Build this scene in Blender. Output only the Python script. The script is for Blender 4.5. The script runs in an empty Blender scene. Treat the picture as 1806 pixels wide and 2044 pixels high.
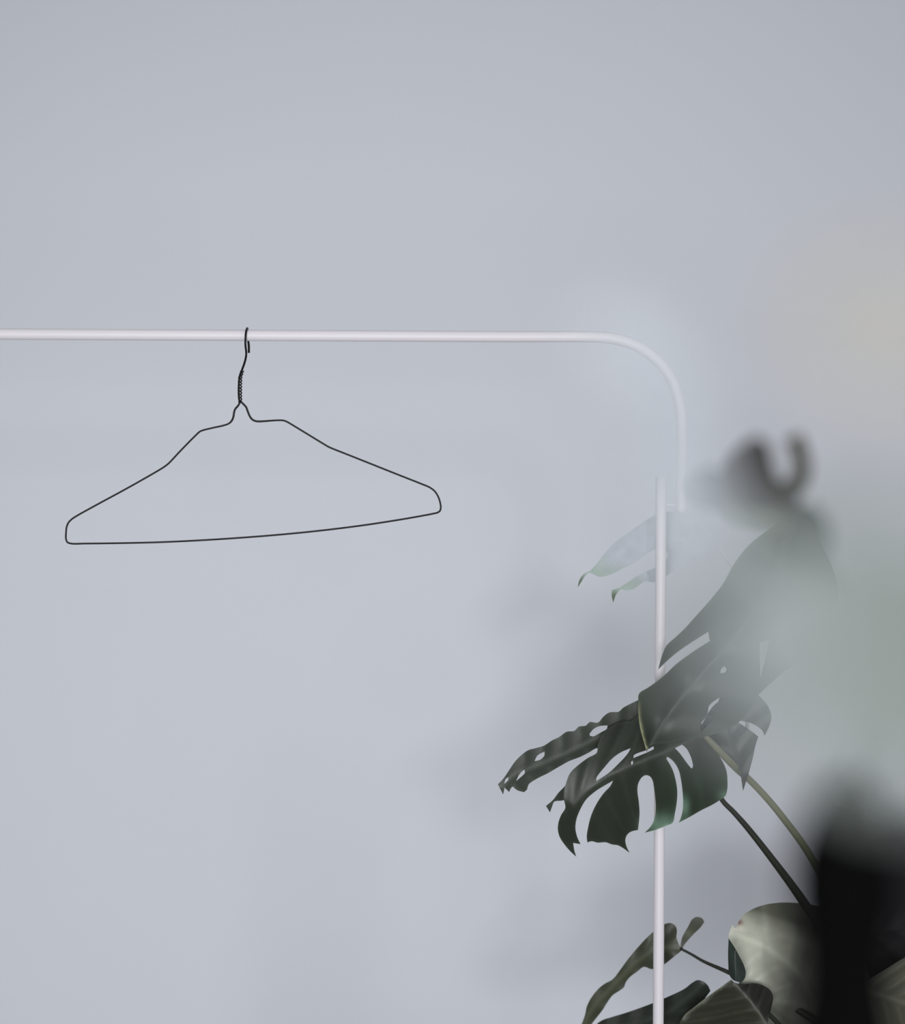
import bpy, math, random
import numpy as np
from mathutils import Vector
from mathutils.geometry import delaunay_2d_cdt

random.seed(4)
C = bpy.context.scene.collection

# ------------------------------------------------------------------ camera
CAM = Vector((0.0, 0.0, 1.31))
F = 4878.0                      # focal length in frame pixels (1806 x 2044)
ROLL = math.radians(0.30)
FOCUS = 2.585
cd = bpy.data.cameras.new('camera')
cam = bpy.data.objects.new('camera', cd)
C.objects.link(cam)
cam.location = CAM
cam.rotation_euler = (math.pi/2, ROLL, 0)
cd.sensor_fit = 'HORIZONTAL'
cd.sensor_width = 24.0
cd.lens = 24.0*F/1806.0
cd.clip_start = 0.02
cd.clip_end = 60
cd.dof.use_dof = True
cd.dof.focus_distance = FOCUS
cd.dof.aperture_fstop = 1.8
bpy.context.scene.camera = cam
cam.rotation_mode = 'XYZ'
# roll about the viewing axis (world +Y): positive turns the picture clockwise-right
from mathutils import Matrix
def set_roll(a):
    base = Matrix(((1, 0, 0), (0, 0, -1), (0, 1, 0)))      # camera looking along +Y
    r = Matrix.Rotation(a, 3, 'Y')
    cam.rotation_euler = (r @ base).to_euler()
    return r @ Vector((1, 0, 0)), r @ Vector((0, 0, 1))
RIGHT, UP = set_roll(-ROLL)

def at(u, v, y):
    """the place at depth y seen at (u, v) of the photograph"""
    return CAM + Vector((0, y, 0)) + RIGHT*((u-903.0)*y/F) + UP*((1022.0-v)*y/F)

# ------------------------------------------------------------------ helpers
def tag(o, label=None, cat=None, group=None, kind=None):
    if label: o['label'] = label
    if cat: o['category'] = cat
    if group: o['group'] = group
    if kind: o['kind'] = kind
    return o

def empty(name, loc, label=None, cat=None, group=None):
    o = bpy.data.objects.new(name, None)
    C.objects.link(o)
    o.location = loc
    o.empty_display_size = 0.05
    return tag(o, label, cat, group)

def link(name, verts, faces, mat, parent=None, smooth=True, attrs=None):
    me = bpy.data.meshes.new(name)
    root = parent
    while root is not None and root.parent is not None:
        root = root.parent
    off = Vector(root.location) if root is not None else Vector((0, 0, 0))
    me.from_pydata([tuple(Vector(v)-off) for v in verts], [], faces)
    if smooth:
        me.polygons.foreach_set('use_smooth', [True]*len(me.polygons))
    if attrs:
        for k, vals in attrs.items():
            if k == 'Col':
                a = me.attributes.new('Col', 'FLOAT_COLOR', 'POINT')
                a.data.foreach_set('color', np.asarray(vals, dtype=np.float32).ravel())
            else:
                a = me.attributes.new(k, 'FLOAT', 'POINT')
                a.data.foreach_set('value', np.asarray(vals, dtype=np.float32).ravel())
    me.materials.append(mat)
    me.update()
    o = bpy.data.objects.new(name, me)
    C.objects.link(o)
    if parent is not None:
        o.parent = parent
    return o

def spline(pts, step, closed=False):
    """centripetal Catmull-Rom through pts, resampled about every step"""
    P = [np.array(p, float) for p in pts]
    n = len(P)
    if n < 3 and not closed:
        L = np.linalg.norm(P[1]-P[0]); k = max(1, int(L/step))
        return [P[0]+(P[1]-P[0])*i/k for i in range(k+1)]
    out = []
    segs = n if closed else n-1
    for i in range(segs):
        p1, p2 = P[i], P[(i+1) % n]
        p0 = P[i-1] if (closed or i > 0) else 2*p1-p2
        p3 = P[(i+2) % n] if (closed or i+2 < n) else 2*p2-p1
        t0 = 0.0
        t1 = t0+max(1e-6, np.linalg.norm(p1-p0))**.5
        t2 = t1+max(1e-6, np.linalg.norm(p2-p1))**.5
        t3 = t2+max(1e-6, np.linalg.norm(p3-p2))**.5
        k = max(1, int(round(np.linalg.norm(p2-p1)/step)))
        for j in range(k):
            t = t1+(t2-t1)*j/k
            a1 = (t1-t)/(t1-t0)*p0+(t-t0)/(t1-t0)*p1
            a2 = (t2-t)/(t2-t1)*p1+(t-t1)/(t2-t1)*p2
            a3 = (t3-t)/(t3-t2)*p2+(t-t2)/(t3-t2)*p3
            b1 = (t2-t)/(t2-t0)*a1+(t-t0)/(t2-t0)*a2
            b2 = (t3-t)/(t3-t1)*a2+(t-t1)/(t3-t1)*a3
            out.append((t2-t)/(t2-t1)*b1+(t-t1)/(t2-t1)*b2)
    if not closed:
        out.append(P[-1])
    return out

def tube_geo(pts, radii, sides=12, cap=True):
    P = [Vector(p) for p in pts]
    n = len(P)
    if not hasattr(radii, '__len__'):
        radii = [radii]*n
    T = []
    for i in range(n):
        a, b = P[max(0, i-1)], P[min(n-1, i+1)]
        T.append((b-a).normalized())
    ref = Vector((0, 0, 1)) if abs(T[0].z) < 0.9 else Vector((0, 1, 0))
    N = (ref-T[0]*ref.dot(T[0])).normalized()
    V, Fc = [], []
    for i in range(n):
        N = (N-T[i]*N.dot(T[i])).normalized()
        B = T[i].cross(N)
        for j in range(sides):
            a = 2*math.pi*j/sides
            V.append(P[i]+(N*math.cos(a)+B*math.sin(a))*radii[i])
    for i in range(n-1):
        for j in range(sides):
            k = (j+1) % sides
            Fc.append((i*sides+j, i*sides+k, (i+1)*sides+k, (i+1)*sides+j))
    if cap:
        Fc.append(tuple(range(sides-1, -1, -1)))
        Fc.append(tuple((n-1)*sides+j for j in range(sides)))
    return V, Fc

def tube(name, pts, radii, mat, parent=None, sides=12):
    V, Fc = tube_geo(pts, radii, sides)
    return link(name, V, Fc, mat, parent)

def px_tube(name, pts, mat, parent, step=4.0, sides=12):
    """pts: (u, v, depth, radius in pixels)"""
    S = spline(pts, step)
    return tube(name, [at(s[0], s[1], s[2]) for s in S], [max(.1, s[3])*s[2]/F for s in S], mat, parent, sides)

def join(parts):
    V, Fc = [], []
    for v, f in parts:
        o = len(V); V += list(v)
        Fc += [tuple(i+o for i in q) for q in f]
    return V, Fc

def box_geo(lo, hi):
    (a, b, c), (d, e, f) = lo, hi
    V = [(a, b, c), (d, b, c), (d, e, c), (a, e, c), (a, b, f), (d, b, f), (d, e, f), (a, e, f)]
    return V, [(3, 2, 1, 0), (4, 5, 6, 7), (0, 1, 5, 4), (1, 2, 6, 5), (2, 3, 7, 6), (3, 0, 4, 7)]

def lathe_geo(prof, centre, sides=48):
    V, Fc = [], []
    c = Vector(centre)
    for r, z in prof:
        for j in range(sides):
            a = 2*math.pi*j/sides
            V.append(c+Vector((r*math.cos(a), r*math.sin(a), z)))
    for i in range(len(prof)-1):
        for j in range(sides):
            k = (j+1) % sides
            Fc.append((i*sides+j, i*sides+k, (i+1)*sides+k, (i+1)*sides+j))
    return V, Fc

# ------------------------------------------------------------------ materials
def lin(c):
    return tuple((x/255/12.92 if x/255 <= .04045 else ((x/255+.055)/1.055)**2.4) for x in c)

def new_mat(name):
    m = bpy.data.materials.new(name)
    m.use_nodes = True
    nt = m.node_tree
    b = nt.nodes['Principled BSDF']
    return m, nt, b

def plain(name, col, rough=.5, spec=.5, noise=.06, scale=30, bump=0, metallic=0):
    m, nt, b = new_mat(name)
    tc = nt.nodes.new('ShaderNodeTexCoord')
    nz = nt.nodes.new('ShaderNodeTexNoise'); nz.inputs['Scale'].default_value = scale
    nt.links.new(tc.outputs['Object'], nz.inputs['Vector'])
    mx = nt.nodes.new('ShaderNodeMix'); mx.data_type = 'RGBA'
    c = col
    mx.inputs[6].default_value = (c[0]*(1-noise), c[1]*(1-noise), c[2]*(1-noise), 1)
    mx.inputs[7].default_value = (min(1, c[0]*(1+noise)), min(1, c[1]*(1+noise)), min(1, c[2]*(1+noise)), 1)
    nt.links.new(nz.outputs['Fac'], mx.inputs[0])
    nt.links.new(mx.outputs[2], b.inputs['Base Color'])
    b.inputs['Roughness'].default_value = rough
    b.inputs['Specular IOR Level'].default_value = spec
    b.inputs['Metallic'].default_value = metallic
    if bump:
        bp = nt.nodes.new('ShaderNodeBump'); bp.inputs['Strength'].default_value = bump
        bp.inputs['Distance'].default_value = .002
        nt.links.new(nz.outputs['Fac'], bp.inputs['Height'])
        nt.links.new(bp.outputs['Normal'], b.inputs['Normal'])
    return m

def leaf_mat(name, rough=.38, spec=.45, vein_gain=.6, bump=.25):
    m, nt, b = new_mat(name)
    at_ = nt.nodes.new('ShaderNodeAttribute'); at_.attribute_name = 'Col'
    ve = nt.nodes.new('ShaderNodeAttribute'); ve.attribute_name = 'vein'
    tc = nt.nodes.new('ShaderNodeTexCoord')
    nz = nt.nodes.new('ShaderNodeTexNoise'); nz.inputs['Scale'].default_value = 45
    nz.inputs['Detail'].default_value = 4
    nt.links.new(tc.outputs['Object'], nz.inputs['Vector'])
    mr = nt.nodes.new('ShaderNodeMapRange')
    mr.inputs['To Min'].default_value = .75; mr.inputs['To Max'].default_value = 1.25
    nt.links.new(nz.outputs['Fac'], mr.inputs['Value'])
    sc = nt.nodes.new('ShaderNodeVectorMath'); sc.operation = 'SCALE'
    nt.links.new(at_.outputs['Color'], sc.inputs[0]); nt.links.new(mr.outputs['Result'], sc.inputs['Scale'])
    mul = nt.nodes.new('ShaderNodeMath'); mul.operation = 'MULTIPLY_ADD'
    mul.inputs[1].default_value = vein_gain; mul.inputs[2].default_value = 1
    nt.links.new(ve.outputs['Fac'], mul.inputs[0])
    s2 = nt.nodes.new('ShaderNodeVectorMath'); s2.operation = 'SCALE'
    nt.links.new(sc.outputs[0], s2.inputs[0]); nt.links.new(mul.outputs[0], s2.inputs['Scale'])
    nt.links.new(s2.outputs[0], b.inputs['Base Color'])
    b.inputs['Roughness'].default_value = rough
    b.inputs['Specular IOR Level'].default_value = spec
    bp = nt.nodes.new('ShaderNodeBump'); bp.inputs['Strength'].default_value = bump
    bp.inputs['Distance'].default_value = .0015
    nt.links.new(ve.outputs['Fac'], bp.inputs['Height'])
    nt.links.new(bp.outputs['Normal'], b.inputs['Normal'])
    return m

M_wall = plain('painted_wall', (.618, .642, .702), .9, .1, .012, 3, .05)
M_floor = plain('pale_floor', (.55, .54, .53), .6, .3, .05, 8)
M_white = plain('white_enamel', (.72, .695, .735), .4, .25, .01, 30)
M_wire = plain('black_wire', (.003, .0035, .004), .4, .22, .05, 60)
M_leaf = leaf_mat('monstera_leaf', .40, .28)
M_matte = leaf_mat('pale_leaf', .8, .1, .2, .05)
M_petiole = plain('olive_petiole', (.150, .160, .100), .5, .3, .15, 60)
M_petiole_dark = plain('dark_petiole', (.016, .019, .012), .5, .3, .15, 60)
M_stem = plain('plant_stem', (.05, .055, .035), .7, .2, .2, 40)
M_black = plain('black_ceramic', (.0015, .0015, .0017), .8, .04, .05, 30)
M_pot = plain('grey_pot', (.10, .10, .10), .8, .2, .05, 20, .1)
M_soil = plain('potting_soil', (.02, .016, .012), .95, .1, .3, 90, .6)
M_wood = plain('table_wood', (.10, .075, .055), .6, .3, .15, 14)
M_twig = plain('brown_twig', (.06, .05, .035), .8, .1, .15, 60)

# ------------------------------------------------------------------ leaves
def crop(x0, y0, s):
    return lambda *p: (x0+p[0]/s, y0+p[1]/s)

def smooth_loop(pts, step):
    """spline the outline but keep its sharp points sharp"""
    P = [np.array(p, float) for p in pts]
    n = len(P)
    corners = []
    for i in range(n):
        a, b = P[i]-P[i-1], P[(i+1) % n]-P[i]
        ca = a.dot(b)/(np.linalg.norm(a)*np.linalg.norm(b)+1e-9)
        if ca < math.cos(math.radians(58)):
            corners.append(i)
    if len(corners) < 1:
        return spline(pts, step, True)
    out = []
    for k, i in enumerate(corners):
        j = corners[(k+1) % len(corners)]
        if j <= i:
            j += n
        seg = [P[q % n] for q in range(i, j+1)]
        out += spline(seg, step)[:-1]
    return out

def inside(poly, X, Y):
    poly = np.asarray(poly); res = np.zeros(X.shape, bool)
    j = len(poly)-1
    for i in range(len(poly)):
        xi, yi = poly[i]; xj, yj = poly[j]
        if yi != yj:
            c = ((yi > Y) != (yj > Y)) & (X < (xj-xi)*(Y-yi)/(yj-yi)+xi)
            res ^= c
        j = i
    return res

def edge_dist(poly, X, Y):
    poly = np.asarray(poly); d = np.full(X.shape, 1e9)
    for i in range(len(poly)):
        a, b = poly[i-1], poly[i]
        e = b-a; L = e.dot(e)+1e-9
        t = np.clip(((X-a[0])*e[0]+(Y-a[1])*e[1])/L, 0, 1)
        d = np.minimum(d, np.hypot(X-a[0]-t*e[0], Y-a[1]-t*e[1]))
    return d

def rib_coords(rib, X, Y):
    R = np.asarray(spline(rib, 8.0))
    lens = np.concatenate([[0], np.cumsum(np.linalg.norm(np.diff(R, axis=0), axis=1))])
    tot = lens[-1]
    best = np.full(X.shape, 1e9); S = np.zeros(X.shape); T = np.zeros(X.shape)
    for i in range(len(R)-1):
        a, b = R[i], R[i+1]
        e = b-a; L = e.dot(e)+1e-9
        t = np.clip(((X-a[0])*e[0]+(Y-a[1])*e[1])/L, 0, 1)
        dx, dy = X-a[0]-t*e[0], Y-a[1]-t*e[1]
        d = np.hypot(dx, dy)
        sgn = np.sign(e[0]*dy-e[1]*dx)
        m = d < best
        best = np.where(m, d, best); S = np.where(m, d*sgn, S)
        T = np.where(m, lens[i]+t*np.sqrt(L), T)
    return S, T/tot, tot

def leaf(name, parent, outer, holes, rib, y0, col, y1=None, fold=0.0, tilt=0.0, curl=0.0,
         ripple=0.0012, nveins=7, slant=.7, slant2=None, mat=None, step=5.0, extra=None, veins=1.0, colf=None, rim=0.0, label=None, veinw=.13):
    """one leaf blade: outline and slits in photo pixels, relief from its midrib and side veins"""
    loops = [smooth_loop(outer, step)]+[smooth_loop(h, step) for h in holes]
    pts, edges = [], []
    for lp in loops:
        o = len(pts); n = len(lp)
        pts += [Vector((p[0], p[1])) for p in lp]
        edges += [(o+i, o+(i+1) % n) for i in range(n)]
    A = np.asarray(loops[0])
    gx, gy = np.meshgrid(np.arange(A[:, 0].min(), A[:, 0].max(), step), np.arange(A[:, 1].min(), A[:, 1].max(), step*.9))
    gx = gx+(np.arange(gx.shape[0])[:, None] % 2)*step*.5
    gx, gy = gx.ravel(), gy.ravel()
    ok = inside(loops[0], gx, gy) & (edge_dist(loops[0], gx, gy) > step*.55)
    for h in loops[1:]:
        ok &= ~inside(h, gx, gy) & (edge_dist(h, gx, gy) > step*.55)
    pts += [Vector((x, y)) for x, y in zip(gx[ok], gy[ok])]
    vs, es, fs, *_ = delaunay_2d_cdt(pts, edges, [], 0, 1e-4)
    V = np.array([(v.x, v.y) for v in vs])
    T3 = np.array([f for f in fs if len(f) == 3])
    cx, cy = V[T3].mean(1)[:, 0], V[T3].mean(1)[:, 1]
    keep = inside(loops[0], cx, cy)
    for h in loops[1:]:
        keep &= ~inside(h, cx, cy)
    T3 = T3[keep]
    X, Y = V[:, 0], V[:, 1]
    s, t, tot = rib_coords(rib, X, Y)
    y1 = y0 if y1 is None else y1
    a = np.sqrt(s*s+36.0)-6
    ph = t*nveins-np.where(s > 0, slant, slant2 if slant2 is not None else slant)*np.abs(s)/tot*nveins
    D = y0+(y1-y0)*t+fold*a/100+tilt*s/100+curl*(a/100)**2
    side = np.clip(np.abs(s)/20, 0, 1)
    D = D+ripple*np.cos(2*math.pi*ph)*side
    if extra is not None:
        D = D+extra(X, Y, s, t)
    fr = ph-np.floor(ph)-.5
    vein = np.maximum(np.exp(-(fr/veinw)**2)*side*.55, np.exp(-(s/5.5)**2))*veins
    cc = np.tile(np.array(col, float), (len(V), 1))
    if colf is not None:
        cc = colf(X, Y, s, t, cc)
    if rim:
        ed = edge_dist(loops[0], X, Y)
        cc = cc*(1+rim*np.exp(-(ed/3.0)**2))[:, None]
    cc = np.hstack([cc, np.ones((len(V), 1))])
    W = [at(x, y, d) for x, y, d in zip(X, Y, D)]
    # face the camera
    tri = []
    for q in T3:
        p, r, u = W[q[0]], W[q[1]], W[q[2]]
        nrm = (r-p).cross(u-p)
        tri.append(tuple(q) if nrm.y < 0 else (q[0], q[2], q[1]))
    used = sorted(set(i for q in tri for i in q)); re = {k: i for i, k in enumerate(used)}
    o = link(name, [W[i] for i in used], [tuple(re[int(i)] for i in q) for q in tri], mat or M_leaf, parent,
             attrs={'Col': cc[used], 'vein': vein[used]})
    if label: o['label'] = label
    return o

# ------------------------------------------------------------------ the room
WALL_Y = 3.5
V_, F_ = box_geo((-4.0, WALL_Y, 0), (4.0, WALL_Y+.1, 3.4))
w = link('wall_back', V_, F_, M_wall, None, False); tag(w, kind='structure')
V_, F_ = box_geo((-4.0, -4.0, -.08), (4.0, WALL_Y+.1, 0))
w = link('floor', V_, F_, M_floor, None, False); tag(w, kind='structure')

# ------------------------------------------------------------------ clothes rack
RY = 2.60
rack = empty('clothes_rack', (at(1316, 1500, RY).x, RY, 0),
             'white tubular clothes rack with rounded corner, standing before the pale wall', 'clothes rack')
r_t = 11.2*RY/F
railpts = [(-420, 664.5), (0, 667), (300, 668.5), (550, 669.8), (800, 671), (1000, 672), (1100, 672), (1160, 672), (1205, 673.5), (1243, 680), (1278, 694),
           (1311, 719), (1338, 753), (1353, 792), (1359.5, 835), (1360.5, 890), (1360, 952), (1359, 1023)]
S = spline(railpts, 6.0)
tube('rail', [at(p[0], p[1], RY) for p in S], [r_t*(1 if p[1] < 900 else 1) for p in S], M_white, rack, 24)
pb = at(1316.5, 1500, RY)
ptop = at(1320.5, 952, RY)
S = [Vector((pb.x, RY, z)) for z in np.linspace(.025, ptop.z, 30)]
tube('post', S, r_t*.96, M_white, rack, 24)
# left post of the frame, out of the picture
pl = at(-420, 664.5, RY)
S = [Vector((pl.x, RY, z)) for z in np.linspace(.025, pl.z+r_t, 30)]
tube('post', S, r_t*.96, M_white, rack, 24)
for px in (pb.x, pl.x):
    tube('foot', [Vector((px, RY+d, r_t)) for d in (-.24, -.1, 0, .1, .24)], r_t, M_white, rack, 16)
tube('base_rail', [Vector((x, RY, .022+r_t)) for x in np.linspace(pl.x, pb.x, 12)], r_t*.9, M_white, rack, 16)


k0, k1 = at(1322, 1008, RY+.003), at(1359, 1008, RY+.003)
tube('joint_pin', [k0, (k0+k1)/2, k1], .0018, M_white, rack, 10)

# ------------------------------------------------------------------ wire hanger
HY = RY-.004
hang = empty('wire_hanger', at(490, 690, HY), 'bent black wire coat hanger hooked over the white rail', 'coat hanger')
def hdep(u):
    return HY+.004+(u-480)*.00003
rr = 2.15
hook = [(477.5, 800, HY, rr), (476.5, 788, HY, rr), (476.5, 771, HY, rr), (478, 753, HY, rr), (482.2, 740.4, HY-.003, rr), (486.9, 727.5, HY-.006, rr),
        (490.2, 715.7, HY-.009, rr), (491.4, 705, HY-.011, rr), (490, 691, RY-.0105, rr), (489.8, 679.3, RY-.0095, rr), (490.6, 666, RY-.0085, rr),
        (492.2, 657.5, RY-.004, rr), (493.4, 655.0, RY+.002, rr), (494.0, 658, RY+.007, rr), (494.3, 668, RY+.0095, rr), (495.5, 681, RY+.0115, rr), (496.5, 690, RY+.013, rr*1.05), (496.6, 704, RY+.016, rr*1.05)]
px_tube('hook', hook, M_wire, hang, 2.0)
tw = []
for k in range(70):
    f = k/69
    vv = 741+f*62
    cu = np.interp(vv, [741, 753, 771, 788, 803], [483, 479.5, 479, 479, 479.5])
    ang = 2*math.pi*5*f
    tw.append((cu+3.1*math.cos(ang), vv, HY+3.1*math.sin(ang)*HY/F, 1.35))
tw2 = [(2*np.interp(p[1], [741, 753, 771, 788, 803], [483, 479.5, 479, 479, 479.5])-p[0], p[1], 2*HY-p[2], p[3]) for p in tw]
g = []
for q in (tw, tw2):
    g.append(tube_geo([at(*p[:3]) for p in q], [p[3]*HY/F for p in q], 8))
V_, F_ = join(g)
link('twisted_neck', V_, F_, M_wire, hang)
frame = [(480, 801), (475.2, 809.7), (469.3, 816.7), (467, 823.8), (465.8, 832), (462.2, 840.2), (456.4, 845.5), (447, 849), (423.5, 854.3),
         (406, 858.6), (399, 861.4), (388, 871.5), (361, 899), (338, 923.5), (333.5, 927.5), (326, 933), (286, 956.5), (244, 980), (195, 1006.5), (152, 1030.5), (143, 1036.5), (136.5, 1043.5), (133, 1052), (131.7, 1065),
         (131.7, 1075.5), (134.3, 1082.2), (142, 1085), (170, 1085), (210.7, 1084.6), (260, 1083.8), (321.5, 1082.2), (400, 1078.5), (480, 1073.4), (540, 1068.8), (601.8, 1063.1), (660, 1056.8), (723.6, 1048.7),
         (775, 1041), (821, 1033.4), (866, 1025), (873, 1023.2), (878, 1019.6), (879.6, 1013), (878.5, 1004), (874.7, 992), (867.4, 980.5), (857.6, 973), (840, 965.5), (796.7, 948.4),
         (748, 929), (699.3, 909.6), (662, 894.8), (655, 891.6), (648, 887.5), (610, 864.3), (579, 845.5), (572, 841.6), (565.3, 839.3), (553, 839), (515.3, 841.2),
         (509, 840.2), (502.5, 836.5), (497.8, 829.5), (494, 820), (491, 812.5), (486.5, 807.5), (480, 801)]
px_tube('frame_wire', [(u, v, hdep(u), 2.05 if 803 < v < 845 and 440 < u < 520 else 1.8) for u, v in frame], M_wire, hang, 2.0, 10)

# ------------------------------------------------------------------ monstera
crown_px = (1790, 2230, 2.66)
cr = at(*crown_px)
plant = empty('monstera_plant', (cr.x, cr.y, 0), 'large dark green monstera with split leaves beside the white post', 'plant')
a_ = crop(1250, 1040, 4.4425)
b_ = crop(980, 1380, 5.644)
c_ = crop(1240, 1380, 5.644)
q_ = crop(1140, 1000, 6.0133)
h_ = crop(1140, 1800, 5.312)
k_ = crop(1380, 1760, 4.2394)
def P(f, *xy):
    return [f(*p) for p in xy]

GREEN = (.021, .027, .019)

# upper leaf, in front of the post
A_out = P(a_, (180, 2050), (150, 1940), (122, 1830), (106, 1700), (105, 1610), (113, 1530), (190, 1478), (262, 1428), (340, 1365), (440, 1270), (560, 1180), (650, 1120), (738, 1064),
          (724, 982), (640, 1036), (540, 1100), (440, 1172), (350, 1250), (282, 1318), (305, 1225), (355, 1105), (430, 1035), (520, 950), (600, 860), (690, 760),
          (780, 655), (860, 550), (930, 420), (1010, 300), (1110, 190), (1250, 80), (1400, -20), (1520, -30), (1640, 60), (1740, 220), (1830, 420), (1880, 620), (1850, 860), (1760, 1040), (1640, 1160), (1500, 1270), (1400, 1335), (1290, 1430), (1170, 1545))
A_out += P(c_, (1500, 110), (1450, 200), (1390, 280), (1320, 350), (1240, 400), (1150, 440), (1060, 475), (980, 502), (900, 520), (770, 532), (680, 548), (600, 565), (500, 588), (420, 590), (350, 600), (310, 630))
A_h = [P(c_, (1106, 66), (990, 160), (965, 265), (888, 385), (900, 458), (1035, 310), (1060, 240), (1095, 100)),
       P(a_, (832, 1352), (840, 1310), (865, 1288), (888, 1312), (878, 1342)),
       P(a_, (1178, 1080), (1264, 1046), (1240, 1180), (1205, 1310), (1187, 1385), (1180, 1200))]
A_rib = P(a_, (180, 2050), (300, 1830), (460, 1600), (680, 1340), (900, 1090), (1130, 800), (1330, 420), (1400, 180))
EDGE = P(c_, (200, 120), (190, 230), (198, 330), (215, 420), (232, 520), (262, 640))
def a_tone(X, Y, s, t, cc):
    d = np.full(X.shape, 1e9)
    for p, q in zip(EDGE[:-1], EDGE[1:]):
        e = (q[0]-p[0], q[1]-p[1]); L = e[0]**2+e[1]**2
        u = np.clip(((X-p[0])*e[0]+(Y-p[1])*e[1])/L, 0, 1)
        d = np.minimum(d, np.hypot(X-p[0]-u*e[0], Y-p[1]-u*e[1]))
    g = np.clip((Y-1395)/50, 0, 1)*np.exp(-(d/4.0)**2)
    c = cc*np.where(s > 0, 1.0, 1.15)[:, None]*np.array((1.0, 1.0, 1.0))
    c = c*(1-.45*np.exp(-((s+9)/13)**2))[:, None]  # shade of the fold painted in as a dark crease
    c = c*(1+1.6*np.clip((t-.55)/.45, 0, 1))[:, None]  # haze painted in: colour lightens along the upper blade
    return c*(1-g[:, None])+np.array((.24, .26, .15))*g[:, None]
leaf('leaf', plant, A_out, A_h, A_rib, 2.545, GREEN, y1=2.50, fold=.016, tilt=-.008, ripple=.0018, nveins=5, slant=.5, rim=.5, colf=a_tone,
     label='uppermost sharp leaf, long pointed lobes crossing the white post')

# left hand leaf with hanging lobes
B_out = P(c_, (940, 400), (700, 260), (450, 180), (200, 255))+P(b_, (1580, 330), (1480, 342), (1400, 365), (1330, 405), (1270, 460), (1230, 530), (1200, 620), (1192, 690), (1090, 750), (970, 840), (890, 920), (845, 1030), (822, 1120), (816, 1200), (836, 1312),
          (790, 1390), (758, 1480), (752, 1560), (772, 1640), (830, 1730), (890, 1800), (960, 1864), (937, 1790), (925, 1708), (1008, 1722), (970, 1640), (950, 1540), (962, 1440), (1000, 1340), (1070, 1220), (1170, 1130), (1280, 1060), (1372, 1008),
          (1345, 1064), (1270, 1145), (1190, 1262), (1130, 1390), (1095, 1520), (1077, 1640), (1085, 1703), (1130, 1688), (1200, 1705), (1290, 1700), (1360, 1725), (1430, 1735), (1490, 1768), (1560, 1820))
B_out += P(c_, (55, 1740), (45, 1670), (65, 1615), (110, 1580), (187, 1562), (200, 1450), (205, 1360), (195, 1230), (181, 1120), (190, 1040), (228, 972), (270, 945), (318, 955), (350, 1000), (366, 1080), (380, 1190), (387, 1300), (378, 1410), (355, 1480),
           (320, 1535), (262, 1592), (380, 1562), (500, 1515), (578, 1480), (602, 1380), (624, 1250), (630, 1130), (614, 1010), (580, 890), (540, 810), (508, 758), (516, 738), (560, 765), (610, 820), (650, 900), (672, 1000), (688, 1120), (695, 1230), (690, 1340),
           (668, 1430), (646, 1480), (760, 1420), (900, 1340), (1020, 1280), (1110, 1225), (1170, 1180), (1192, 1110), (1195, 1000), (1185, 900), (1150, 810), (1105, 730), (1060, 660), (1000, 560))
B_h = [P(b_, (1186, 1010), (1184, 980), (1290, 840), (1370, 752), (1460, 688), (1572, 640), (1540, 700), (1400, 850), (1320, 922)),
       P(c_, (604, 640), (682, 600), (730, 640), (775, 720), (800, 800), (806, 850), (790, 870), (740, 810), (660, 700)),
       P(c_, (135, 752), (140, 720), (200, 690), (275, 665), (360, 618), (366, 650), (290, 688), (200, 725)),
       P(c_, (109, 792), (131, 782), (129, 818), (112, 830))]
B_rib = P(b_, (930, 1300), (1100, 1120), (1330, 960), (1560, 850))+P(c_, (400, 720), (620, 620), (900, 490))
def b_drop(X, Y, s, t):
    return 1.0e-6*np.clip(Y-1510, 0, 300)**2
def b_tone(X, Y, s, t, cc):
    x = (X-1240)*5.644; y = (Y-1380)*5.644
    g = np.exp(-(((x-470)/190)**2+((y-1500)/110)**2))+.9*np.exp(-(((x-720)/45)**2+((y-1300)/110)**2))+.5*np.exp(-(((x-1150)/70)**2+((y-1170)/60)**2))  # glow and gloss on the lobe ends, painted in as lighter green
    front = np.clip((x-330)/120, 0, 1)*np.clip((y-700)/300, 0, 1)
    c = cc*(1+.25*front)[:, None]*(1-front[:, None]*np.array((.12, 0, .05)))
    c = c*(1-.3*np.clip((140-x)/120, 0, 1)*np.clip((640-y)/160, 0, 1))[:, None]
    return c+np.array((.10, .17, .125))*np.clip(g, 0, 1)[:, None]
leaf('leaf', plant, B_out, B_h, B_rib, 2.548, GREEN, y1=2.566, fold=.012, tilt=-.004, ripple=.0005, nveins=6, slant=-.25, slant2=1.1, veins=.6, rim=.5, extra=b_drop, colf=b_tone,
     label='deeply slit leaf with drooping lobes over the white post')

# thin leaf seen nearly edge on, pointing left
D_out = P(b_, (76, 1048), (136, 1162), (152, 1085), (205, 1135), (222, 1092), (245, 1072), (290, 1112), (370, 1137), (405, 1105), (422, 1050), (520, 982), (640, 922), (760, 852), (880, 786), (1000, 740), (1100, 690), (1190, 640), (1240, 650), (1160, 800), (1000, 910), (880, 1010), (815, 1085), (760, 1140),
          (700, 1220), (618, 1292), (664, 1364), (690, 1290), (712, 1242), (820, 1225), (930, 1130), (1080, 960), (1160, 860), (1250, 780), (1420, 630), (1700, 500), (1800, 380), (1800, 80), (1700, 85), (1600, 125), (1480, 190), (1440, 228), (1330, 238), (1260, 290), (1205, 352), (1110, 345), (1070, 385), (985, 398), (940, 445), (850, 455), (770, 512),
          (680, 556), (600, 610), (500, 640), (420, 662), (350, 710), (270, 790), (200, 892), (140, 980))
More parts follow.
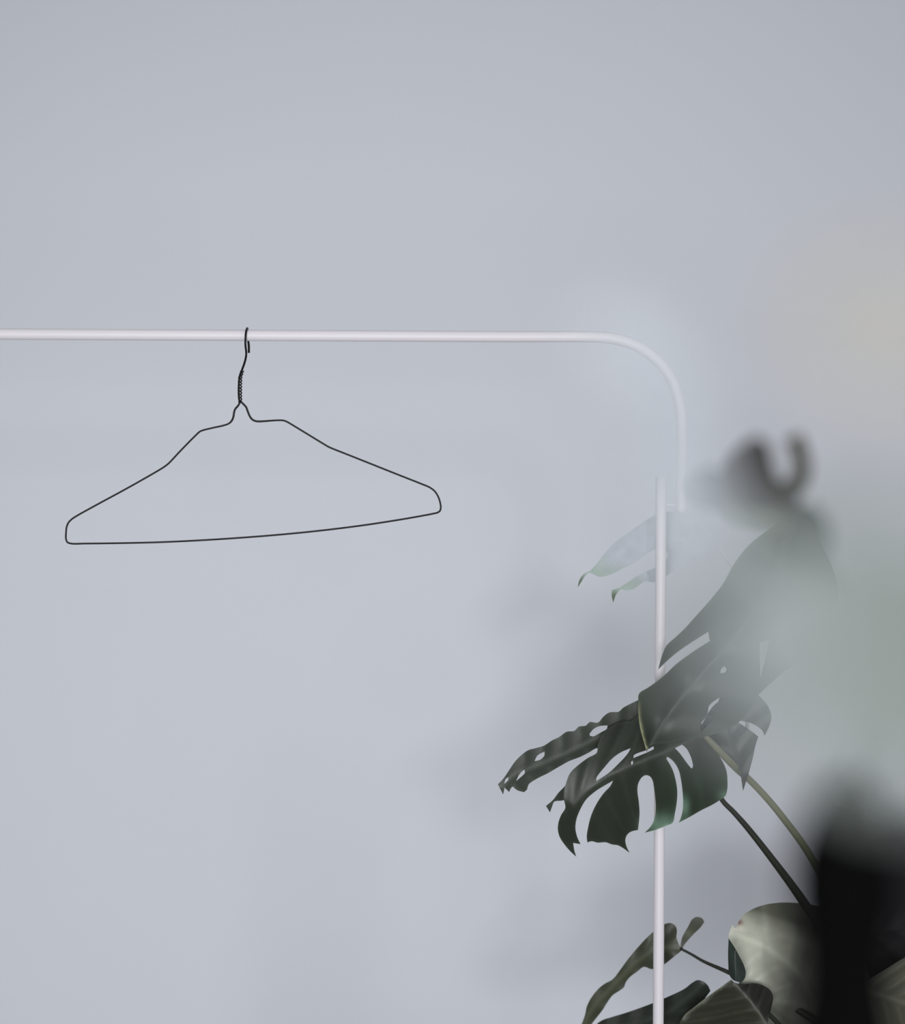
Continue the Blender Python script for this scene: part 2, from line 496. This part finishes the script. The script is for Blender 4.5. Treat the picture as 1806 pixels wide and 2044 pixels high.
D_h = [P(b_, (1108, 478), (1160, 420), (1230, 390), (1312, 384), (1306, 420), (1230, 466), (1150, 508), (1115, 502)),
       P(b_, (490, 785), (520, 725), (602, 678), (602, 720), (550, 772)),
       P(b_, (375, 880), (382, 915), (330, 970), (282, 1010), (310, 950), (345, 905)),
       P(b_, (196, 965), (192, 1000), (150, 1042), (162, 990))]
D_rib = P(b_, (110, 1110), (260, 960), (500, 860), (800, 730), (1100, 590), (1400, 440), (1780, 260))
def d_tone(X, Y, s, t, cc):
    k = np.clip((t-.35)/.6, 0, 1)*np.clip(-s/50+.2, 0, 1)
    return cc*(1+.6*k)[:, None]
leaf('leaf', plant, D_out, D_h, D_rib, 2.572, (.026, .032, .025), y1=2.588, fold=.002, tilt=.006, ripple=.0003, nveins=8, slant=.3, rim=.3, colf=d_tone,
     label='narrow ragged leaf pointing left, pierced by small oval holes')

# leaf behind, to the right
G_out = P(c_, (1530, 36), (1600, 100), (1650, 165), (1683, 245), (1688, 310), (1660, 405), (1612, 500), (1590, 445), (1530, 395), (1450, 355), (1325, 328), (1312, 345), (1400, 405), (1500, 475), (1542, 512), (1510, 610), (1480, 750), (1440, 900), (1370, 1125), (1352, 1000), (1332, 905),
          (1200, 760), (1050, 600), (960, 500), (900, 380), (1050, 150), (1300, 20))
G_rib = P(c_, (1372, 1110), (1300, 800), (1200, 500), (1150, 150))
leaf('leaf', plant, G_out, [], G_rib, 2.580, (.026, .027, .027), y1=2.572, fold=.006, ripple=.001, nveins=4, mat=M_leaf,
     label='grey green leaf behind the light petiole, two pointed lobes')

# leaf behind the post, haze painted in as a fade to wall colour
Q_out = P(q_, (78, 1040), (92, 965), (122, 905), (170, 862), (220, 840), (290, 770), (400, 630), (520, 500), (700, 370), (820, 285), (940, 205), (1050, 150), (1200, 130), (1400, 200), (1600, 330), (1700, 500), (1640, 620), (1450, 722), (1250, 825), (1150, 895), (1010, 975), (880, 968), (800, 1022), (720, 1068), (640, 1070), (592, 1064),
          (540, 1120), (502, 1222), (484, 1120), (490, 1068), (560, 1046), (640, 1000), (760, 920), (900, 845), (1010, 800), (1120, 730), (1160, 640), (1110, 560), (1010, 578), (880, 655), (760, 742), (600, 820), (480, 880), (340, 912), (270, 882), (215, 862), (170, 895), (130, 955))
Q_rib = P(q_, (78, 1040), (400, 760), (800, 480), (1200, 450), (1650, 480))
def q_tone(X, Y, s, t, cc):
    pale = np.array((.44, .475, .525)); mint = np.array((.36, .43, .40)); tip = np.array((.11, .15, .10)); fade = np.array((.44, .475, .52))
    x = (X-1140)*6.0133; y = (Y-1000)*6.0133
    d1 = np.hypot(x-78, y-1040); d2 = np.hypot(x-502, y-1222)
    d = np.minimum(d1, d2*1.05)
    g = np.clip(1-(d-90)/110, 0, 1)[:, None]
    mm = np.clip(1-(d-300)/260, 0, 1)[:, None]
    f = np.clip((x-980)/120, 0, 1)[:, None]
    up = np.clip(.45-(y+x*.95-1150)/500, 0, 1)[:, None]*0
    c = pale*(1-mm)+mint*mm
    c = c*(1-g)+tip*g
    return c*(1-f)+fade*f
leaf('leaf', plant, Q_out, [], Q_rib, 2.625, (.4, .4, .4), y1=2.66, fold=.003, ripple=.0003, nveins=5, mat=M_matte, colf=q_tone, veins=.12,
     label='leaf paled by painted haze behind the post, two hooked green tips')

# lower left leaf, behind the post
H_out = P(h_, (110, 1296), (145, 1200), (165, 1110), (210, 1020), (290, 920), (350, 872), (440, 820), (520, 720), (600, 610), (700, 490), (850, 335), (990, 237), (1050, 225), (1100, 250), (1120, 300), (1115, 380), (1140, 450), (1155, 478), (1175, 380), (1240, 260), (1280, 188), (1330, 160), (1390, 178), (1410, 215), (1370, 272), (1290, 350), (1190, 470),
          (1178, 505), (1080, 590), (990, 660), (910, 702), (850, 715), (770, 690), (700, 740), (620, 800), (575, 860), (560, 905), (500, 950), (440, 990), (400, 1040), (330, 1150), (260, 1240), (215, 1300), (150, 1420), (20, 1500))
H_rib = P(h_, (60, 1450), (230, 1130), (440, 900), (700, 640), (950, 500), (1160, 500))
leaf('leaf', plant, H_out, [], H_rib, 2.70, (.040, .046, .028), y1=2.665, fold=.006, ripple=.0008, nveins=6, step=4,
     label='lowest left leaf with two round ears, behind the post')

I_out = P(h_, (270, 1296), (330, 1255), (420, 1225), (600, 1170), (850, 1080), (990, 1022), (1200, 922), (1280, 860), (1340, 830), (1400, 845), (1450, 890), (1475, 945), (1380, 1080), (1300, 1200), (1200, 1330), (1000, 1500), (200, 1500), (200, 1380))
I_rib = P(h_, (200, 1440), (700, 1300), (1100, 1130), (1400, 880))
leaf('leaf', plant, I_out, [], I_rib, 2.69, (.016, .021, .016), y1=2.65, fold=.004, ripple=.0005, nveins=5,
     label='near black leaf low behind the post, rounded end')

J_out = P(k_, (-60, 1130), (0, 1078), (150, 962), (250, 890), (335, 828), (360, 850), (440, 866), (540, 860), (620, 884), (668, 920), (690, 970), (682, 1035), (665, 1110), (640, 1220), (620, 1400), (-200, 1400))
J_rib = P(k_, (720, 1380), (600, 1150), (500, 1010), (400, 900), (335, 828))
def j_tone(X, Y, s, t, cc):
    e = np.exp(-((X-1380-(1880-Y)*-1.0)/1e9)**2)
    k = np.where(s < 0, 1.0, .3)
    lft = np.exp(-((((X-1380)*4.2394-165)*.62+((Y-1760)*4.2394-952)*.78)/14)**2)*((X-1380)*4.2394 < 330)
    return cc*k[:, None]+np.array((.10, .105, .085))*lft[:, None]
leaf('leaf', plant, J_out, [], J_rib, 2.585, (.026, .028, .018), y1=2.60, fold=.02, ripple=.0012, nveins=5, rim=.2, colf=j_tone, slant=.6,
     label='dark folded leaf with thin bright rim below the torn leaf')

L_out = P(k_, (314, 472), (328, 405), (345, 362), (372, 398), (392, 350), (435, 285), (520, 230), (620, 195), (750, 177), (900, 180), (1050, 200), (1220, 270), (1380, 420), (1420, 700), (1330, 1000), (1200, 1300), (900, 1400), (640, 1400),
          (560, 1204), (580, 1050), (590, 960), (550, 925), (470, 915), (400, 880), (410, 780), (400, 680), (370, 600), (340, 530))
L_rib = P(k_, (330, 440), (560, 520), (760, 640), (950, 830), (1050, 1100), (1100, 1380))
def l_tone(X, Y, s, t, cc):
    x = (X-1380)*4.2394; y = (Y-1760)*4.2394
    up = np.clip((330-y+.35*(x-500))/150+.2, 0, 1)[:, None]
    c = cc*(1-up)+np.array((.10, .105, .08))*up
    c = c*(1-.75*np.clip((x-520+.35*(y-700))/420, 0, 1))[:, None]  # curvature shading painted into the colour, darker to the right
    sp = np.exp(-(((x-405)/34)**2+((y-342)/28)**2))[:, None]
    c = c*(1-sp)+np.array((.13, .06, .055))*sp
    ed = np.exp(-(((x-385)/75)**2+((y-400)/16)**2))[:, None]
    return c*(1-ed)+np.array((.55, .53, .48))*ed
def l_rel(X, Y, s, t):
    x = (X-1380)*4.2394; y = (Y-1760)*4.2394
    return .013*np.sin((y*.9-x*.55)/95)*np.clip((x-330)/300, 0, 1)+.00009*np.clip(x-600, 0, 900)
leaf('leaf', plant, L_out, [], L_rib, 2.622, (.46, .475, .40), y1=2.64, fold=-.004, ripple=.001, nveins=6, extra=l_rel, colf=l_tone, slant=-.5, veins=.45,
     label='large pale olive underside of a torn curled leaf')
Lc_out = P(k_, (314, 478), (309, 600), (311, 700), (318, 782), (350, 830), (420, 856), (452, 815), (458, 760), (440, 700), (400, 620), (360, 550))
Lc_rib = P(k_, (312, 480), (345, 640), (400, 830))
def lc_rel(X, Y, s, t):
    return .00045*np.abs(X-1468)
leaf('leaf', plant, Lc_out, [], Lc_rib, 2.578, (.018, .027, .023), fold=.01, ripple=.0004, nveins=3, extra=lc_rel, step=3.5,
     label='small dark green curl at the edge of the torn leaf')

N_out = P(k_, (1440, 880), (1560, 790), (1650, 735), (1806, 640), (1950, 580), (2150, 700), (2200, 1000), (2100, 1400), (1500, 1450), (1400, 1150))
N_rib = P(k_, (1420, 920), (1600, 960), (1806, 1030), (2150, 1150))
leaf('leaf', plant, N_out, [], N_rib, 2.60, (.11, .11, .085), y1=2.63, fold=.006, ripple=.0014, nveins=6,
     label='olive leaf in the lower right corner of the photo')
O_out = [(1680, 1805), (1690, 1750), (1740, 1700), (1810, 1690), (1900, 1740), (1930, 1850), (1890, 1950), (1790, 2010), (1720, 2080), (1690, 2080), (1690, 2000), (1675, 1900)]
O_rib = [(1680, 1840), (1700, 1860), (1820, 1850), (1920, 1840)]
leaf('leaf', plant, O_out, [], O_rib, 2.675, (.014, .013, .014), y1=2.68, fold=.004, ripple=.001, nveins=5,
     label='dark purplish leaf at the right edge')

# petioles down to the crown
px_tube('petiole', [(1400, 1462, 2.556, 3.5), (1410, 1472, 2.556, 5.5), (1436, 1499, 2.560, 7.0), (1459, 1523, 2.570, 7.5), (1476, 1540, 2.590, 7.0), (1495, 1556, 2.600, 6.8), (1524, 1586, 2.605, 6.8), (1560, 1629, 2.61, 7), (1620, 1713, 2.62, 7.5), (1700, 1880, 2.63, 8.5), (1760, 2080, 2.65, 10), (1790, 2230, 2.66, 12)],
        M_petiole, plant).__setitem__('label', 'light olive petiole')
px_tube('petiole', [(1402, 1484, 2.573, 4), (1420, 1540, 2.592, 4.5), (1440, 1595, 2.60, 5), (1464, 1621, 2.602, 5.4), (1488, 1648, 2.604, 6), (1541, 1715, 2.61, 7.2), (1600, 1795, 2.62, 9), (1680, 1920, 2.635, 10), (1750, 2080, 2.65, 11), (1788, 2230, 2.66, 12)],
        M_petiole_dark, plant)
px_tube('petiole', [(1357, 1893, 2.664, 2.6), (1380, 1905, 2.66, 2.8), (1404, 1919, 2.655, 3.2), (1456, 1942, 2.645, 4.4), (1540, 1985, 2.65, 6), (1680, 2080, 2.655, 9), (1785, 2230, 2.66, 11)],
        M_petiole_dark, plant)
pale_pet = plain('pale_petiole', (.60, .63, .67), .6, .1, .05, 60)
px_tube('petiole', [(1436, 1095, 2.662, 2.5), (1475, 1160, 2.66, 3), (1500, 1300, 2.65, 3.5), (1492, 1440, 2.635, 4), (1486, 1535, 2.632, 4), (1524, 1588, 2.632, 4), (1560, 1631, 2.635, 5), (1622, 1716, 2.64, 6), (1700, 1880, 2.645, 7), (1760, 2080, 2.655, 9), (1790, 2230, 2.665, 10)],
        pale_pet, plant).__setitem__('label', 'petiole of the pale leaf')
for p0, y in (((1475, 1965), 2.60), ((1460, 2010), 2.74), ((1640, 2060), 2.76), ((1850, 1990), 2.64), ((1800, 1990), 2.665)):
    px_tube('petiole', [(p0[0], p0[1], y, 4), ((p0[0]+1790)/2, p0[1]*.5+1115+20, y*.7+2.67*.3, 6), (1790, 2230, 2.66, 9)], M_petiole_dark, plant)
V_, F_ = tube_geo([Vector((cr.x, cr.y, z)) for z in np.linspace(.3, cr.z+.02, 20)], [.016+.002*math.sin(i*2.1) for i in range(20)], 14)
link('stem', V_, F_, M_stem, plant)
prof = [(.0, 0), (.11, 0), (.125, .01), (.15, .31), (.155, .33), (.152, .335), (.142, .335), (.138, .30)]
V_, F_ = lathe_geo(prof, (cr.x, cr.y, 0))
pot = link('pot', V_, F_, M_pot, plant)
V_, F_ = lathe_geo([(.139, .30), (.09, .307), (.0, .31)], (cr.x, cr.y, 0))
link('soil', V_, F_, M_soil, plant)

# ------------------------------------------------------------------ black bottle vase close to the lens
VY = .90
vc = at(1688, 1700, VY)
TABLE_Z = .80
s_ = VY/F
def vz(v):
    return at(1688, v, VY).z-TABLE_Z
vase = empty('bottle_vase', (vc.x, VY, TABLE_Z), 'blurred black bottle vase with bulging lip in the lower right foreground', 'vase')
prof = [(0, 0), (.040, 0), (.046, .006), (.050, .05), (.050, .12), (.044, .18), (.026, .235), (.0205, vz(2060)), (98*s_, vz(1960)), (102*s_, vz(1880)), (112*s_, vz(1800)), (112*s_, vz(1740)), (102*s_, vz(1680)), (84*s_, vz(1630)), (58*s_, vz(1585)), (38*s_, vz(1565)), (30*s_, vz(1568)), (26*s_, vz(1600)), (24*s_, vz(1700))]
PR = spline(prof, .004)
V_, F_ = lathe_geo([(max(0, p[0]), p[1]) for p in PR], (vc.x, VY, TABLE_Z))
link('vase_body', V_, F_, M_black, vase)
# small side table under it, below the picture
tb = empty('side_table', (vc.x+.05, VY, 0), 'small dark wooden side table under the black vase', 'table')
V_, F_ = lathe_geo([(0, TABLE_Z-.025), (.165, TABLE_Z-.025), (.17, TABLE_Z-.02), (.17, TABLE_Z-.004), (.166, TABLE_Z), (0, TABLE_Z)], (vc.x+.05, VY, 0))
link('table_top', V_, F_, M_wood, tb)
for k in range(3):
    a = math.radians(90+120*k)
    p0 = Vector((vc.x+.05+.11*math.cos(a), VY+.11*math.sin(a), TABLE_Z-.025)); p1 = Vector((vc.x+.05+.16*math.cos(a), VY+.16*math.sin(a), 0.0))
    tube('leg', [p0, (p0+p1)/2, p1], [.013, .012, .010], M_wood, tb, 14)

# ------------------------------------------------------------------ blurred branch standing in the vase
br = empty('leafy_branch', at(1688, 1640, VY), 'blurred branch with curled brown tip leaves rising from the black vase', 'branch')
px_tube('stem', [(1688, 1690, .90, 5), (1700, 1560, .96, 5), (1745, 1400, 1.12, 5), (1740, 1260, 1.20, 5), (1690, 1165, 1.28, 6), (1630, 1090, 1.37, 8), (1590, 1035, 1.43, 8), (1548, 990, 1.47, 7), (1510, 955, 1.49, 6)], M_twig, br)
BY = 1.48
DKB = (.022, .019, .012); DKG = (.060, .070, .055)
def bl(pts, rib, y, col, label=None, step=8, **kw):
    if y > 1.4:
        pts = [(1515+(p[0]-1515)*1.1, 950+(p[1]-950)*1.1) for p in pts]
    return leaf('leaf', br, pts, [], rib, y, col, ripple=.0002, mat=M_matte, step=step, label=label, **kw)
bl([(1452, 940), (1472, 905), (1506, 878), (1530, 890), (1540, 930), (1556, 962), (1590, 985), (1586, 1012), (1540, 1022), (1495, 1008), (1456, 996), (1446, 965)], [(1460, 930), (1500, 950), (1575, 1005)], BY, (.014, .010, .004), 'dark brown curled leaf at the tip', fold=-.006)
bl([(1394, 966), (1410, 942), (1440, 934), (1462, 952), (1466, 990), (1450, 1008), (1420, 1004), (1400, 988)], [(1400, 970), (1462, 975)], BY-.01, (.018, .026, .020), 'small grey green leaf left of the tip', fold=.004)
bl([(1562, 884), (1590, 872), (1602, 900), (1608, 942), (1594, 976), (1562, 992), (1528, 990), (1538, 962), (1565, 955), (1576, 930)], [(1578, 882), (1592, 935), (1540, 978)], BY+.01, (.045, .043, .030), 'hooked leaf curling upward', fold=.004)
bl([(1440, 990), (1500, 1004), (1560, 1004), (1612, 1020), (1580, 1044), (1520, 1040), (1460, 1022)], [(1445, 990), (1600, 1022)], BY-.005, (.12, .14, .11), None, fold=.004)
bl([(1572, 1012), (1615, 996), (1648, 1026), (1656, 1078), (1636, 1124), (1592, 1136), (1558, 1112), (1552, 1075), (1570, 1042)], [(1600, 1006), (1605, 1070), (1590, 1128)], 1.36, (.012, .017, .013), 'oval dark leaf below the tip', fold=.004)
bl([(1450, 1150), (1500, 1112), (1580, 1108), (1650, 1130), (1640, 1165), (1570, 1180), (1490, 1180)], [(1455, 1150), (1640, 1145)], 1.05, (.10, .10, .092), 'grey brown leaf under the oval leaf', fold=.002)
bl([(1640, 1120), (1720, 1130), (1810, 1180), (1900, 1250), (1940, 1330), (1860, 1330), (1770, 1270), (1690, 1210)], [(1645, 1125), (1780, 1210), (1930, 1325)], .72, (.135, .145, .115), 'olive grey leaf slanting to the right edge', fold=.002)
# pale leaves added close to the lens, blurring into a haze
NY = .42
px_tube('stem', [(1690, 1660, .90, 6), (1790, 1500, .82, 5), (1900, 1320, .64, 4), (1990, 1180, .48, 4), (1930, 1200, .44, 3), (1860, 1230, NY, 3)], M_twig, br)  # added stem for the grey green haze leaf
def haze_tone(X, Y, s, t, cc):
    f = np.clip((X-1540)/230, 0, 1)[:, None]
    g = np.exp(-(((X-1730)/60)**2+((Y-1340)/110)**2))[:, None]
    h = np.clip((1560-X)/140+(1160-Y)/160, 0, 1)[:, None]
    c = np.array((.232, .254, .258))*(1-h)+np.array((.30, .325, .335))*h
    c = c*(1-f)+np.array((.192, .217, .202))*f
    return c*(1+.15*g)
bl([(1570, 1070), (1490, 1095), (1415, 1150), (1390, 1240), (1405, 1345), (1445, 1430), (1530, 1485), (1660, 1530), (1760, 1580), (1880, 1570), (1990, 1400), (1980, 1180), (1860, 1060), (1700, 1040)], [(1440, 1250), (1600, 1300), (1800, 1330), (1960, 1350)], NY, (.3, .33, .32), 'pale grey green leaf added as haze nearest the lens', step=14, colf=haze_tone, y1=NY+.008)
px_tube('stem', [(1990, 1180, .48, 4), (2010, 1000, .47, 3.5), (1960, 790, .455, 3)], M_twig, br)  # added stem for the beige haze leaf
bl([(1580, 570), (1660, 510), (1780, 490), (1910, 540), (1980, 660), (1950, 780), (1820, 820), (1680, 790), (1600, 720), (1560, 640)], [(1580, 600), (1750, 660), (1950, 770)], .45, (.335, .328, .318), 'beige leaf added as warm haze near the lens', step=14)
px_tube('stem', [(2010, 1000, .47, 3.5), (1800, 820, .44, 2.5), (1620, 760, .52, 2), (1440, 720, .60, 2)], M_twig, br)  # added stem for the wall-coloured haze leaf
bl([(1150, 655), (1200, 618), (1275, 622), (1350, 668), (1402, 745), (1432, 860), (1446, 980), (1446, 1085), (1400, 1125), (1342, 1075), (1285, 1005), (1268, 930), (1290, 850), (1292, 795), (1262, 745), (1205, 708)], [(1160, 660), (1290, 690), (1355, 800), (1365, 940), (1405, 1100)], .60, (.400, .426, .466), 'added wall-coloured leaf hazing the bend of the rack', step=10)
# dark leaves hanging at the lip of the vase
bl([(1730, 1690), (1790, 1640), (1880, 1640), (1980, 1720), (1990, 1840), (1920, 1900), (1820, 1880), (1750, 1800)], [(1735, 1700), (1860, 1770), (1980, 1860)], .90, (.010, .009, .011), 'near black leaf beside the vase lip', fold=.002)

# ------------------------------------------------------------------ light
wd = bpy.data.worlds.new('world'); bpy.context.scene.world = wd
wd.use_nodes = True
bg = wd.node_tree.nodes['Background']
nt = wd.node_tree
tc = nt.nodes.new('ShaderNodeTexCoord')
sx = nt.nodes.new('ShaderNodeSeparateXYZ')
nt.links.new(tc.outputs['Generated'], sx.inputs[0])
mr = nt.nodes.new('ShaderNodeMapRange')
mr.interpolation_type = 'SMOOTHSTEP'
mr.inputs['From Min'].default_value = -1.0; mr.inputs['From Max'].default_value = .8
mr.inputs['To Min'].default_value = .17; mr.inputs['To Max'].default_value = .62
nt.links.new(sx.outputs['X'], mr.inputs['Value'])
bg.inputs['Color'].default_value = (.97, .985, 1.0, 1)
nt.links.new(mr.outputs['Result'], bg.inputs['Strength'])

def lamp(name, kind, loc, target, power, col):
    ld = bpy.data.lights.new(name, kind)
    ld.energy = power; ld.color = col
    o = bpy.data.objects.new(name, ld); C.objects.link(o)
    o.location = loc
    o.rotation_euler = (Vector(target)-Vector(loc)).to_track_quat('-Z', 'Y').to_euler()
    return ld
sun = lamp('window_light', 'SUN', (.6, -3.0, 1.85), (.6-.78, 3.0, 1.85-.67), .36, (1.0, .985, .97))
sun.angle = math.radians(5)
low = lamp('wall_fill', 'SPOT', (-.35, -1.3, .95), (-.10, 3.12, 1.06), 405, (.97, .985, 1.0))  # added fill spot behind the camera, grades the wall brightness
low.shadow_soft_size = .6; low.spot_size = math.radians(42); low.spot_blend = 1.0

vs_ = bpy.context.scene.view_settings
vs_.view_transform = 'Standard'
vs_.look = 'None'
vs_.exposure = 0
bpy.context.scene.cycles.use_denoising = True
